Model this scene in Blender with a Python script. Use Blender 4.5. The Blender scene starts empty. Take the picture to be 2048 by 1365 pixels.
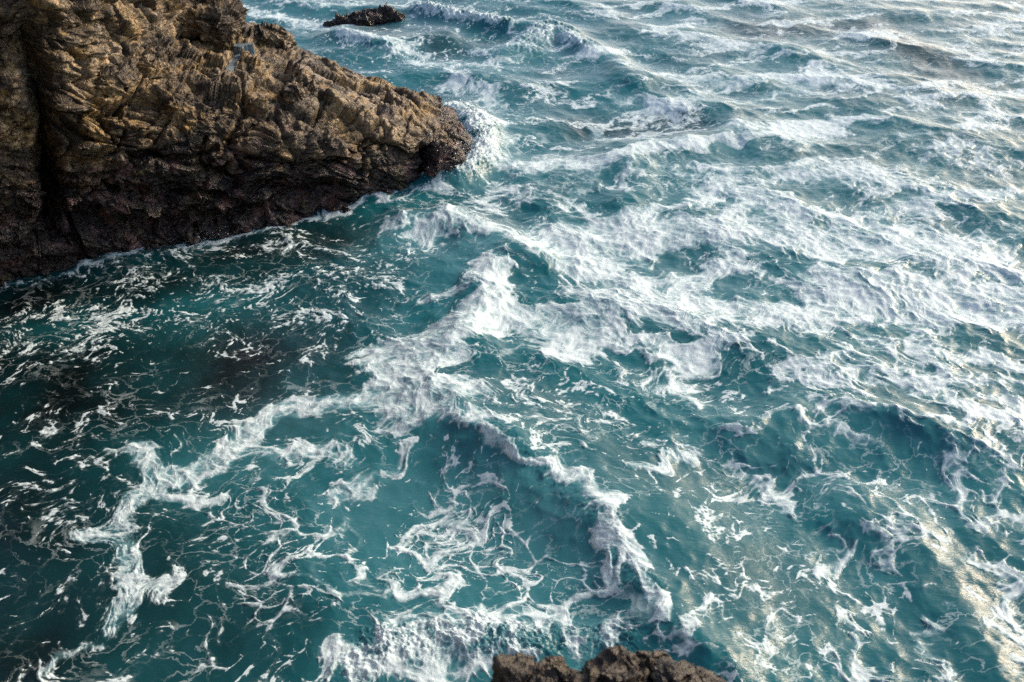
import bpy, math
import numpy as np
from mathutils import Vector

# ------------------------------------------------------------------ camera
CAM_Z, PITCH, LENS = 12.0, math.radians(34.0), 35.0
scene = bpy.context.scene
cam_data = bpy.data.cameras.new("camera")
cam_data.lens = LENS
cam_data.sensor_width = 36.0
cam_data.clip_start = 0.05
cam_data.clip_end = 20000.0
cam_data.dof.use_dof = True
cam_data.dof.focus_distance = 19.0
cam_data.dof.aperture_fstop = 2.8
cam = bpy.data.objects.new("camera", cam_data)
scene.collection.objects.link(cam)
cam.location = (0.0, 0.0, CAM_Z)
cam.rotation_euler = (math.radians(90.0) - PITCH, 0.0, 0.0)
scene.camera = cam

# ------------------------------------------------------------------ sky and sun
SUN_DIR = Vector((0.82, 0.57, 0.0)).normalized()
SUN_EL = math.radians(27.0)
SUN_AZ = math.atan2(SUN_DIR.x, SUN_DIR.y)            # clockwise from +Y
world = bpy.data.worlds.new("World")
scene.world = world
world.use_nodes = True
wnt = world.node_tree
wnt.nodes.clear()
wout = wnt.nodes.new("ShaderNodeOutputWorld")
wbg = wnt.nodes.new("ShaderNodeBackground")
wsky = wnt.nodes.new("ShaderNodeTexSky")
wsky.sky_type = 'NISHITA'
wsky.sun_disc = False
wsky.sun_elevation = SUN_EL
wsky.sun_rotation = SUN_AZ
wsky.air_density = 1.0
wsky.dust_density = 2.5
wbg.inputs['Strength'].default_value = 0.14
wnt.links.new(wsky.outputs[0], wbg.inputs['Color'])
wnt.links.new(wbg.outputs[0], wout.inputs['Surface'])

sun_data = bpy.data.lights.new("sun", 'SUN')
sun_data.energy = 2.1
sun_data.angle = math.radians(18.0)
sun_data.color = (1.0, 0.79, 0.56)
sun = bpy.data.objects.new("sun", sun_data)
scene.collection.objects.link(sun)
sdir = Vector((SUN_DIR.x * math.cos(SUN_EL), SUN_DIR.y * math.cos(SUN_EL), math.sin(SUN_EL)))
sun.rotation_euler = (-sdir).to_track_quat('-Z', 'Y').to_euler()
sun.location = (40, 0, 30)

scene.view_settings.view_transform = 'Standard'
scene.view_settings.look = 'None'
scene.view_settings.exposure = 0.62
scene.view_settings.gamma = 1.0
scene.view_settings.use_curve_mapping = False
scene.cycles.max_bounces = 5
scene.cycles.use_denoising = False
scene.cycles.sample_clamp_direct = 6.0
scene.cycles.sample_clamp_indirect = 3.0

# ------------------------------------------------------------------ helpers
F_PX = LENS / 36.0 * 2048.0
CP, SP = math.cos(PITCH), math.sin(PITCH)


def at(px, py, z=0.0):
    """a point of the photograph at height z -> world point"""
    dx, dy = (px - 1024.0) / F_PX, (682.5 - py) / F_PX
    t = (z - CAM_Z) / (-SP + CP * dy)
    return np.array([dx * t, (CP + SP * dy) * t, z])


def at_depth(px, py, t):
    dx, dy = (px - 1024.0) / F_PX, (682.5 - py) / F_PX
    return np.array([dx * t, (CP + SP * dy) * t, CAM_Z + (-SP + CP * dy) * t])


def metres(px, py, n):
    """how many metres n pixels span across the view at a point of the sea"""
    dy = (682.5 - py) / F_PX
    return n * (CAM_Z / (SP - CP * dy)) / F_PX


_rng = np.random.default_rng(7)
_PERM = _rng.permutation(4096).astype(np.int32)
_PERM2 = np.concatenate([_PERM, _PERM])
_G2 = np.stack([np.cos(np.arange(4096) * 2.399963), np.sin(np.arange(4096) * 2.399963)], 1).astype(np.float32)
_g3 = _rng.normal(size=(4096, 3))
_G3 = (_g3 / np.linalg.norm(_g3, axis=1)[:, None]).astype(np.float32)
_R = [_rng.random(4096).astype(np.float32) for _ in range(6)]


def _h2(ix, iy, seed):
    return _PERM[(_PERM2[(ix + seed * 131) & 4095] + iy) & 4095]


def _h3(ix, iy, iz, seed):
    return _PERM[(_PERM[(_PERM2[(ix + seed * 131) & 4095] + iy) & 4095] + iz) & 4095]


def perlin2(x, y, seed=0):
    x = np.asarray(x, np.float32); y = np.asarray(y, np.float32)
    fx, fy = np.floor(x), np.floor(y)
    ix, iy = fx.astype(np.int32), fy.astype(np.int32)
    fx = x - fx; fy = y - fy
    u = fx * fx * fx * (fx * (fx * 6 - 15) + 10)
    v = fy * fy * fy * (fy * (fy * 6 - 15) + 10)
    r = []
    for a in (0, 1):
        for b in (0, 1):
            g = _G2[_h2(ix + a, iy + b, seed)]
            r.append(g[..., 0] * (fx - a) + g[..., 1] * (fy - b))
    return 1.5 * ((r[0] * (1 - v) + r[1] * v) * (1 - u) + (r[2] * (1 - v) + r[3] * v) * u)


def fbm2(x, y, octaves=4, seed=0, gain=0.5, lac=2.03):
    s = 0.0; a = 1.0; n = 0.0
    for i in range(octaves):
        s = s + a * perlin2(x + 17.3 * i, y - 9.1 * i, seed + i)
        n += a; a *= gain; x = x * lac; y = y * lac
    return s / n


def perlin3(p, seed=0):
    f = np.floor(p)
    i = f.astype(np.int32)
    f = (p - f).astype(np.float32)
    w = f * f * f * (f * (f * 6 - 15) + 10)
    out = 0.0
    for a in (0, 1):
        wa = w[:, 0] if a else 1 - w[:, 0]
        for b in (0, 1):
            wb = w[:, 1] if b else 1 - w[:, 1]
            for c in (0, 1):
                wc = w[:, 2] if c else 1 - w[:, 2]
                g = _G3[_h3(i[:, 0] + a, i[:, 1] + b, i[:, 2] + c, seed)]
                out = out + wa * wb * wc * (g[:, 0] * (f[:, 0] - a) + g[:, 1] * (f[:, 1] - b) + g[:, 2] * (f[:, 2] - c))
    return 1.5 * out


def fbm3(p, octaves=4, seed=0, gain=0.5, lac=2.03, ridged=False):
    s = 0.0; a = 1.0; n = 0.0
    for k in range(octaves):
        v = perlin3(p, seed + k)
        if ridged:
            v = 1 - 2 * np.abs(v)
        s = s + a * v
        n += a; a *= gain; p = p * lac + 3.7
    return s / n


def voronoi2(x, y, seed=0):
    x = np.asarray(x, np.float32); y = np.asarray(y, np.float32)
    ix, iy = np.floor(x).astype(np.int32), np.floor(y).astype(np.int32)
    f1 = np.full(x.shape, 9.0, np.float32); f2 = f1.copy()
    cid = np.zeros(x.shape, np.int32)
    for a in (-1, 0, 1):
        for b in (-1, 0, 1):
            h = _h2(ix + a, iy + b, seed)
            d = np.hypot(ix + a + _R[0][h] - x, iy + b + _R[1][h] - y)
            near = d < f1
            f2 = np.where(near, f1, np.minimum(f2, d))
            cid = np.where(near, h, cid)
            f1 = np.where(near, d, f1)
    return f1, f2, cid


def voronoi3(p, seed=0):
    p = p.astype(np.float32)
    ip = np.floor(p).astype(np.int32)
    n = len(p)
    f1 = np.full(n, 9.0, np.float32); f2 = f1.copy()
    cid = np.zeros(n, np.int32)
    off = np.zeros((n, 3), np.float32)
    for a in (-1, 0, 1):
        for b in (-1, 0, 1):
            for c in (-1, 0, 1):
                h = _h3(ip[:, 0] + a, ip[:, 1] + b, ip[:, 2] + c, seed)
                o = np.stack([p[:, 0] - (ip[:, 0] + a + _R[0][h]), p[:, 1] - (ip[:, 1] + b + _R[1][h]),
                              p[:, 2] - (ip[:, 2] + c + _R[2][h])], 1)
                d = np.sqrt((o * o).sum(1))
                near = d < f1
                f2 = np.where(near, f1, np.minimum(f2, d))
                f1 = np.where(near, d, f1)
                cid[near] = h[near]
                off[near] = o[near]
    return f1, f2, cid, off


def smooth(a, b, x):
    t = np.clip((x - a) / (b - a), 0, 1)
    return t * t * (3 - 2 * t)


def link(o, parent=None):
    scene.collection.objects.link(o)
    if parent is not None:
        o.parent = parent
    return o


def tag(o, label=None, cat=None, group=None, kind=None):
    for k, v in (('label', label), ('category', cat), ('group', group), ('kind', kind)):
        if v:
            o[k] = v
    return o


def quad_mesh(name, co, quads, mat, attrs=None, normals=None):
    me = bpy.data.meshes.new(name)
    nv, nq = len(co), len(quads)
    me.vertices.add(nv)
    me.vertices.foreach_set('co', np.ascontiguousarray(co, np.float32).ravel())
    k = quads.shape[1]
    me.loops.add(nq * k)
    me.loops.foreach_set('vertex_index', np.ascontiguousarray(quads, np.int32).ravel())
    me.polygons.add(nq)
    me.polygons.foreach_set('loop_start', np.arange(0, nq * k, k, dtype=np.int32))
    me.update(calc_edges=True)
    me.polygons.foreach_set('use_smooth', np.ones(nq, bool))
    for an, av in (attrs or {}).items():
        if np.ndim(av) == 2:
            a = me.attributes.new(an, 'FLOAT_VECTOR', 'POINT')
            a.data.foreach_set('vector', np.ascontiguousarray(av, np.float32).ravel())
        else:
            a = me.attributes.new(an, 'FLOAT', 'POINT')
            a.data.foreach_set('value', np.ascontiguousarray(av, np.float32))
    if normals is not None:
        me.normals_split_custom_set_from_vertices(normals)
    me.materials.append(mat)
    return me


def grid_quads(r, c, close=False):
    i = np.arange(r * c).reshape(r, c)
    if close:
        i = np.concatenate([i, i[:, :1]], 1)
    return np.stack([i[:-1, :-1], i[:-1, 1:], i[1:, 1:], i[1:, :-1]], -1).reshape(-1, 4)


def grid_normals(co, r, c, close=False):
    g = co.reshape(r, c, 3)
    if close:
        du = np.roll(g, -1, 1) - np.roll(g, 1, 1)
    else:
        du = np.gradient(g, axis=1)
    dv = np.gradient(g, axis=0)
    n = np.cross(du, dv)
    n /= np.linalg.norm(n, axis=2, keepdims=True) + 1e-9
    return n.reshape(-1, 3)


# ------------------------------------------------------------------ materials
class Nodes:
    def __init__(self, name):
        self.mat = bpy.data.materials.new(name)
        self.mat.use_nodes = True
        self.nt = self.mat.node_tree
        self.nt.nodes.clear()
        self.out = self.nt.nodes.new('ShaderNodeOutputMaterial')

    def n(self, kind, ins=None, **props):
        nd = self.nt.nodes.new(kind)
        for k, v in props.items():
            setattr(nd, k, v)
        for k, v in (ins or {}).items():
            self.put(nd.inputs[k], v)
        return nd

    def put(self, sock, v):
        if hasattr(v, 'is_output'):
            self.nt.links.new(v, sock)
        else:
            sock.default_value = v

    def math(self, op, a, b=None, c=None, clamp=False):
        nd = self.nt.nodes.new('ShaderNodeMath')
        nd.operation = op
        nd.use_clamp = clamp
        for i, v in enumerate((a, b, c)):
            if v is not None:
                self.put(nd.inputs[i], v)
        return nd.outputs[0]

    def mix(self, fac, a, b):
        nd = self.nt.nodes.new('ShaderNodeMix')
        nd.data_type = 'RGBA'
        self.put(nd.inputs[0], fac)
        self.put(nd.inputs[6], a)
        self.put(nd.inputs[7], b)
        return nd.outputs[2]

    def lerp(self, fac, a, b):
        nd = self.nt.nodes.new('ShaderNodeMix')
        nd.data_type = 'FLOAT'
        self.put(nd.inputs[0], fac)
        self.put(nd.inputs[2], a)
        self.put(nd.inputs[3], b)
        return nd.outputs[0]

    def step(self, x, a, b):
        nd = self.nt.nodes.new('ShaderNodeMapRange')
        nd.interpolation_type = 'SMOOTHSTEP'
        self.put(nd.inputs[0], x)
        nd.inputs[1].default_value = a
        nd.inputs[2].default_value = b
        return nd.outputs[0]

    def noise(self, vec, scale, detail=3, rough=0.5, dist=0.0):
        return self.n('ShaderNodeTexNoise', {'Vector': vec, 'Scale': scale, 'Detail': detail, 'Roughness': rough,
                                             'Distortion': dist}).outputs[0]

    def attr(self, name):
        return self.n('ShaderNodeAttribute', attribute_name=name).outputs['Fac']


def c4(r, g, b):
    return (r, g, b, 1.0)


def sea_material():
    m = Nodes('sea_water_and_foam')
    geo = m.n('ShaderNodeNewGeometry')
    pos = geo.outputs['Position']
    flow = m.n('ShaderNodeAttribute', attribute_name='drift').outputs['Vector']
    foam = m.attr('foam'); aer_glow = m.attr('air_glow'); thick = m.attr('thick'); deep_shade = m.attr('deep_shade'); cov = m.attr('cover')
    # fine break-up of the foam, filaments and bubbles, drawn out by the drift of the water
    n1 = m.noise(flow, 5.0, 6, 0.68, 0.3)
    e1 = m.n('ShaderNodeTexVoronoi', {'Vector': flow, 'Scale': 5.5}, feature='F1').outputs['Distance']
    e2 = m.n('ShaderNodeTexVoronoi', {'Vector': flow, 'Scale': 15.0}, feature='F1').outputs['Distance']
    v = m.math('ADD', foam, m.math('MULTIPLY', m.math('SUBTRACT', n1, 0.5), m.lerp(cov, 0.56, 0.30)))
    v = m.math('ADD', v, m.math('MULTIPLY', m.math('SUBTRACT', e1, 0.46), 0.30))
    v = m.math('ADD', v, m.math('MULTIPLY', m.math('SUBTRACT', e2, 0.46), 0.36))
    # thin films at the rim, denser towards the middle of a mat
    w = m.math('DIVIDE', v, m.math('ADD', m.math('MULTIPLY', cov, 0.85), 0.08), clamp=True)
    rim = m.step(v, -0.02, 0.05)
    bub = m.noise(pos, 30.0, 3, 0.75)
    body = m.math('ADD', m.math('ADD', 0.30, m.math('MULTIPLY', m.math('POWER', cov, 3.0), 0.22)), m.math('MULTIPLY', w, 0.66))
    grain = m.lerp(w, m.lerp(m.step(bub, 0.36, 0.58), 0.45, 1.0), 1.0)
    dens = m.math('MULTIPLY', m.math('MULTIPLY', rim, body), grain)
    film = m.math('MULTIPLY', m.step(v, -0.30, 0.05), m.math('ADD', 0.03, m.math('MULTIPLY', cov, 0.16)))
    dens = m.math('MAXIMUM', dens, m.math('MULTIPLY', thick, 0.90))
    # a faint web of threads and loose flecks on the open water
    wn = m.n('ShaderNodeTexNoise', {'Vector': flow, 'Scale': 2.6, 'Detail': 4.0, 'Roughness': 0.65})
    wv = m.n('ShaderNodeVectorMath', {0: wn.outputs['Color'], 1: (0.5, 0.5, 0.5)}, operation='SUBTRACT').outputs[0]
    wv = m.n('ShaderNodeVectorMath', {0: wv, 1: (0.7, 0.7, 0.0)}, operation='MULTIPLY').outputs[0]
    wv = m.n('ShaderNodeVectorMath', {0: flow, 1: wv}, operation='ADD').outputs[0]
    web = m.n('ShaderNodeTexVoronoi', {'Vector': wv, 'Scale': 2.1}, feature='DISTANCE_TO_EDGE').outputs['Distance']
    gate = m.step(m.noise(pos, 0.55, 4, 0.6), 0.44, 0.60)
    web = m.math('MULTIPLY', m.math('SUBTRACT', 1.0, m.step(web, 0.005, 0.045)), m.math('MULTIPLY', gate, m.lerp(deep_shade, 0.42, 0.20)))
    dot = m.n('ShaderNodeTexVoronoi', {'Vector': wv, 'Scale': 7.0}, feature='F1')
    dsel = m.step(m.n('ShaderNodeSeparateXYZ', {0: dot.outputs['Color']}).outputs[0], 0.70, 0.78)
    dsz = m.math('SUBTRACT', dot.outputs['Distance'], m.math('MULTIPLY', m.n('ShaderNodeSeparateXYZ', {0: dot.outputs['Color']}).outputs[1], 0.12))
    dgate = m.step(m.noise(pos, 0.8, 4, 0.6), 0.46, 0.60)
    spk = m.math('MULTIPLY', m.math('MULTIPLY', m.math('SUBTRACT', 1.0, m.step(dsz, 0.06, 0.12)), dsel), m.math('MULTIPLY', dgate, 0.75))
    fac = m.math('MAXIMUM', m.math('MAXIMUM', dens, film), m.math('MAXIMUM', web, spk), clamp=True)
    big = m.noise(pos, 0.35, 3, 0.5)
    water = m.mix(m.step(big, 0.3, 0.7), c4(0.005, 0.096, 0.118), c4(0.011, 0.138, 0.163))
    water = m.mix(deep_shade, water, c4(0.0005, 0.005, 0.0062))
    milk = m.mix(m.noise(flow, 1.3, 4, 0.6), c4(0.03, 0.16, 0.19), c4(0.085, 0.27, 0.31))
    water = m.mix(aer_glow, water, milk)
    # ripples
    rip = m.n('ShaderNodeMapping', {'Vector': pos, 'Rotation': (0, 0, -0.42), 'Scale': (0.45, 1.5, 0.4)}).outputs[0]
    r1 = m.noise(rip, 5.0, 4, 0.62, 0.5)
    r2 = m.noise(rip, 15.0, 2, 0.6, 0.8)
    hgt = m.math('ADD', m.math('MULTIPLY', r1, 0.020), m.math('MULTIPLY', r2, 0.007))
    nb = m.n('ShaderNodeBump', {'Height': hgt, 'Strength': 1.0, 'Distance': 1.0}).outputs[0]
    fh = m.math('ADD', m.math('MULTIPLY', foam, 0.05), m.math('MULTIPLY', n1, 0.06))
    nf = m.n('ShaderNodeBump', {'Height': fh, 'Strength': 0.45, 'Distance': 1.0}).outputs[0]
    # light comes back out of the body of the water, hardly turned by the surface slope
    up = m.n('ShaderNodeVectorMath', {0: geo.outputs['Normal'], 1: (0, 0, 1.6)}, operation='ADD').outputs[0]
    up = m.n('ShaderNodeVectorMath', {0: up}, operation='NORMALIZE').outputs[0]
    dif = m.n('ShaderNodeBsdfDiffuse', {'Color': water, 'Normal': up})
    glo = m.n('ShaderNodeBsdfGlossy', {'Color': c4(1, 1, 1), 'Roughness': 0.30, 'Normal': nb})
    fre = m.n('ShaderNodeFresnel', {'IOR': 1.34, 'Normal': nb}).outputs[0]
    wat = m.n('ShaderNodeMixShader', {0: fre, 1: dif.outputs[0], 2: glo.outputs[0]})
    fo = m.n('ShaderNodeBsdfPrincipled', {'Base Color': c4(0.64, 0.77, 0.80), 'Roughness': 0.6, 'Specular IOR Level': 0.25, 'Normal': nf})
    mx = m.n('ShaderNodeMixShader', {0: fac, 1: wat.outputs[0], 2: fo.outputs[0]})
    m.nt.links.new(mx.outputs[0], m.out.inputs[0])
    return m.mat


def rock_material(name, wet_z=1.5, warm=1.0, dark_all=0.0):
    m = Nodes(name)
    geo = m.n('ShaderNodeNewGeometry')
    pos = geo.outputs['Position']
    z = m.n('ShaderNodeSeparateXYZ', {0: pos}).outputs[2]
    cav = m.attr('cavity_shade')
    tone = m.attr('tone')
    a = m.noise(pos, 0.55, 5, 0.6)
    b = m.noise(pos, 2.3, 5, 0.65)
    c = m.noise(pos, 9.0, 5, 0.7)
    d = m.noise(pos, 34.0, 3, 0.7)
    col = m.mix(m.step(b, 0.35, 0.68), c4(0.050, 0.034, 0.018), c4(0.42, 0.29, 0.15))
    col = m.mix(m.step(m.math('ADD', a, m.math('MULTIPLY', tone, 0.25)), 0.45, 0.75), col, c4(0.46, 0.37, 0.27))
    pale = m.math('MULTIPLY', m.step(tone, 0.15, 0.45), m.step(c, 0.62, 0.45))
    col = m.mix(m.math('MULTIPLY', pale, 0.7), col, c4(0.55, 0.46, 0.36))
    # ochre lichen and weed
    oc = m.math('MULTIPLY', m.step(m.noise(pos, 0.8, 4, 0.6, 0.4), 0.42, 0.58), m.step(c, 0.34, 0.55))
    col = m.mix(m.math('MULTIPLY', oc, 0.9 * warm), col, c4(0.46, 0.27, 0.055))
    gn = m.math('MULTIPLY', m.step(m.noise(pos, 1.3, 4, 0.6), 0.56, 0.66), m.step(d, 0.4, 0.6))
    col = m.mix(m.math('MULTIPLY', gn, 0.6), col, c4(0.10, 0.095, 0.03))
    # every broken block has its own shade
    for sc, am in ((3.2, 0.42), (8.5, 0.38)):
        cell = m.n('ShaderNodeTexVoronoi', {'Vector': m.n('ShaderNodeVectorMath', {0: pos, 1: (1.0, 1.0, 1.8)}, operation='MULTIPLY').outputs[0], 'Scale': sc})
        sh = m.n('ShaderNodeSeparateXYZ', {0: cell.outputs['Color']}).outputs[0]
        col = m.mix(m.math('MULTIPLY', m.step(sh, 0.45, 0.95), am), col, c4(0.60, 0.45, 0.27))
        col = m.mix(m.math('MULTIPLY', m.step(sh, 0.42, 0.05), am * 1.3), col, c4(0.045, 0.033, 0.024))
    stain = m.step(m.noise(pos, 0.75, 6, 0.74, 0.6), 0.46, 0.55)
    col = m.mix(m.math('MULTIPLY', stain, 0.86), col, c4(0.040, 0.029, 0.019))
    # dark speckle: barnacles, pits
    col = m.mix(m.math('MULTIPLY', m.step(c, 0.54, 0.66), 0.72), col, c4(0.035, 0.028, 0.022))
    col = m.mix(m.math('MULTIPLY', m.step(d, 0.56, 0.68), 0.55), col, c4(0.03, 0.025, 0.02))
    col = m.mix(m.math('MULTIPLY', cav, 0.8), col, c4(0.022, 0.018, 0.014))  # cracks and recessed blocks darkened: shade painted into the colour
    # black and purple weed zone at the tide line
    xx = m.n('ShaderNodeSeparateXYZ', {0: pos}).outputs[0]
    zz = m.math('ADD', z, m.math('MULTIPLY', m.step(xx, -7.5, -2.5), 1.45))
    zz = m.math('ADD', zz, m.math('MULTIPLY', m.math('SUBTRACT', a, 0.5), 2.6))
    zz = m.math('ADD', zz, m.math('MULTIPLY', m.math('SUBTRACT', b, 0.5), 1.5))
    zz = m.math('ADD', zz, m.math('MULTIPLY', m.math('SUBTRACT', c, 0.5), 1.6))
    wet = m.step(zz, wet_z + 0.75, wet_z - 0.65)
    weed = m.mix(m.step(m.noise(pos, 1.7, 5, 0.65), 0.5, 0.66), c4(0.009, 0.006, 0.0055), c4(0.16, 0.088, 0.082))
    weed = m.mix(m.math('MULTIPLY', m.step(c, 0.55, 0.7), 0.6), weed, c4(0.20, 0.145, 0.13))
    weed = m.mix(m.math('MULTIPLY', m.step(m.noise(pos, 1.1, 3, 0.6, 0.5), 0.6, 0.7), 0.7), weed, c4(0.06, 0.048, 0.008))
    col = m.mix(wet, col, weed)
    if dark_all:
        col = m.mix(dark_all, col, c4(0.02, 0.016, 0.013))
    rough = m.lerp(wet, m.lerp(b, 0.52, 0.30), 0.24)
    h = m.math('ADD', m.math('MULTIPLY', c, 0.04), m.math('MULTIPLY', d, 0.018))
    vor = m.n('ShaderNodeTexVoronoi', {'Vector': pos, 'Scale': 6.0}, feature='DISTANCE_TO_EDGE').outputs['Distance']
    h = m.math('ADD', h, m.math('MULTIPLY', m.step(vor, 0.0, 0.1), 0.018))
    bump = m.n('ShaderNodeBump', {'Height': h, 'Strength': 1.0, 'Distance': 1.0}).outputs[0]
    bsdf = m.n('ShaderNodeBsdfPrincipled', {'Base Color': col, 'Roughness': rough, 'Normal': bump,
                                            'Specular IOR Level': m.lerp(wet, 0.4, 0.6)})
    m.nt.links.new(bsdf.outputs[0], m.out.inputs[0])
    return m.mat


def simple_material(name, col, rough, spec=0.5):
    m = Nodes(name)
    pos = m.n('ShaderNodeNewGeometry').outputs['Position']
    n = m.noise(pos, 14.0, 3, 0.6)
    cc = m.mix(n, c4(*[x * 0.85 for x in col]), c4(*[min(1, x * 1.08) for x in col]))
    b = m.n('ShaderNodeBump', {'Height': n, 'Strength': 0.15, 'Distance': 0.02}).outputs[0]
    bs = m.n('ShaderNodeBsdfPrincipled', {'Base Color': cc, 'Roughness': rough, 'Specular IOR Level': spec, 'Normal': b})
    m.nt.links.new(bs.outputs[0], m.out.inputs[0])
    return m.mat


MAT_SEA = sea_material()
MAT_ROCK = rock_material('weathered_rock', wet_z=2.35)
MAT_CLIFF = rock_material('cliff_rock', wet_z=1.0)
MAT_REEF = rock_material('mussel_covered_rock', wet_z=6.0, dark_all=0.75)
MAT_CRAG = rock_material('brown_crag_rock', wet_z=-3.0, warm=0.3, dark_all=0.80)
MAT_DROP = simple_material('sea_spray', (0.80, 0.84, 0.86), 0.35)
MAT_POOL = simple_material('pool_water', (0.16, 0.23, 0.27), 0.05)  # pale base colour stands in for the sky's reflection


# ------------------------------------------------------------------ sea: grid
def sea_rows():
    near = np.linspace(-40, 7.0, 40)[:-1]
    # rows follow the distance so that near waves get finer faces
    dep = np.linspace(math.radians(58.5), math.radians(13.9), 960)
    mid = CAM_Z / np.tan(dep)
    far = np.geomspace(mid[-1] * 1.02, 6000.0, 60)
    near = near[near < mid[0] - 0.05]
    return np.concatenate([near, mid, far])


ROWS = sea_rows()
_s_in = np.linspace(-1, 1, 1000)
_s_out = np.geomspace(1.02, 14, 26)
COLS = np.concatenate([-_s_out[::-1], _s_in, _s_out])
NR, NC = len(ROWS), len(COLS)
half = (np.maximum(ROWS, 6.0) * CP + CAM_Z * SP) * (1024.0 / F_PX) * 1.06
GX = (half[:, None] * COLS[None, :]).astype(np.float32)
GY = np.repeat(ROWS[:, None], NC, 1).astype(np.float32)


def strokes_field(strokes, X, Y, mode='max'):
    """soft-edged strokes on the sea: (value, radius px, [(px,py)...])"""
    out = np.zeros_like(X)
    for st in strokes:
        val, rad, pts = st[:3]
        W = np.array([at(*p)[:2] for p in pts])
        rr = [metres(p[0], p[1], rad) for p in pts]
        best = np.zeros_like(X)
        if len(W) == 1:
            W = np.concatenate([W, W + 1e-3]); rr = rr * 2
        for k in range(len(W) - 1):
            a, b = W[k], W[k + 1]
            R = max(rr[k], rr[k + 1]) * 2.2
            sel = ((X > min(a[0], b[0]) - R) & (X < max(a[0], b[0]) + R) &
                   (Y > min(a[1], b[1]) - R) & (Y < max(a[1], b[1]) + R))
            if not sel.any():
                continue
            x, y = X[sel], Y[sel]
            ab = b - a
            t = np.clip(((x - a[0]) * ab[0] + (y - a[1]) * ab[1]) / (ab @ ab + 1e-9), 0, 1)
            d = np.hypot(x - a[0] - t * ab[0], y - a[1] - t * ab[1])
            r = rr[k] + (rr[k + 1] - rr[k]) * t
            g = np.exp(-(d / r) ** 2 * 0.9) if mode == 'sum' else np.exp(-(d / (r * 1.12)) ** 3)
            best[sel] = np.maximum(best[sel], g)
        if mode == 'max':
            out = np.maximum(out, val * best) if val > 0 else out
            if val < 0:
                out = out + val * best * np.clip(out + 0.3, 0, 1)
        else:
            out = out + val * best
    return out


# ------------------------------------------------------------------ sea: waves
def ocean_tile(N, L, wind_dir, peak, rms, spread, seed, kmin=None, kmax=None, power=4.0):
    rng = np.random.default_rng(seed)
    k = 2 * np.pi * np.fft.fftfreq(N, L / N)
    kx, ky = np.meshgrid(k, k, indexing='xy')
    kk = np.hypot(kx, ky); kk[0, 0] = 1e-6
    kp = 2 * np.pi / peak
    cosd = (kx * wind_dir[0] + ky * wind_dir[1]) / kk
    S = np.exp(-1.25 * (kp / kk) ** 2) / kk ** power * (np.abs(cosd) ** spread + 0.06) * np.where(cosd > 0, 1.0, 0.25)
    if kmin: S *= kk > kmin
    if kmax: S *= np.exp(-(kk / kmax) ** 2)
    S[0, 0] = 0
    H = np.sqrt(S) * (rng.normal(size=(N, N)) + 1j * rng.normal(size=(N, N)))
    h = np.fft.ifft2(H)
    sc = rms / h.real.std()
    dx = np.fft.ifft2(1j * kx / kk * H).real * sc
    dy = np.fft.ifft2(1j * ky / kk * H).real * sc
    return (h.real * sc).astype(np.float32), dx.astype(np.float32), dy.astype(np.float32)


def sample(f, x, y, L):
    N = f.shape[0]
    u = (x / L * N) % N; v = (y / L * N) % N
    i = np.floor(u).astype(np.int32); j = np.floor(v).astype(np.int32)
    a = u - i; b = v - j
    i %= N; j %= N
    i1 = (i + 1) % N; j1 = (j + 1) % N
    return (f[j, i] * (1 - a) + f[j, i1] * a) * (1 - b) + (f[j1, i] * (1 - a) + f[j1, i1] * a) * b


wd = np.array([-0.45, -0.89]); wd /= np.linalg.norm(wd)
T1 = ocean_tile(512, 53.0, wd, 6.5, 0.072, 2.0, 11, kmax=5.0)
T2 = ocean_tile(512, 17.0, np.array([-0.75, -0.66]), 1.5, 0.017, 0.8, 23, kmin=2.0, kmax=45.0)

far_fade = np.clip(90.0 / np.maximum(GY, 1), 0, 1) ** 0.7
calm = strokes_field([(0.7, 300, [(150, 700), (350, 800)]), (0.6, 260, [(150, 1000), (300, 950), (350, 1250)]),
                      (0.6, 110, [(500, 560), (300, 580)]), (0.55, 160, [(780, 1080), (1000, 1080)]),
                      (0.6, 110, [(1100, 880), (1300, 1000), (1500, 1080), (1550, 1200)])], GX, GY)
amp = (1 - calm) * far_fade
h1, d1x, d1y = [sample(t, GX, GY, 53.0) for t in T1]
c_, s_ = math.cos(0.4), math.sin(0.4)
RX, RY = GX * c_ - GY * s_, GX * s_ + GY * c_
h2, d2x, d2y = [sample(t, RX, RY, 17.0) for t in T2]
near_fade = np.clip(22.0 / np.maximum(GY, 1), 0, 1)

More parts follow.
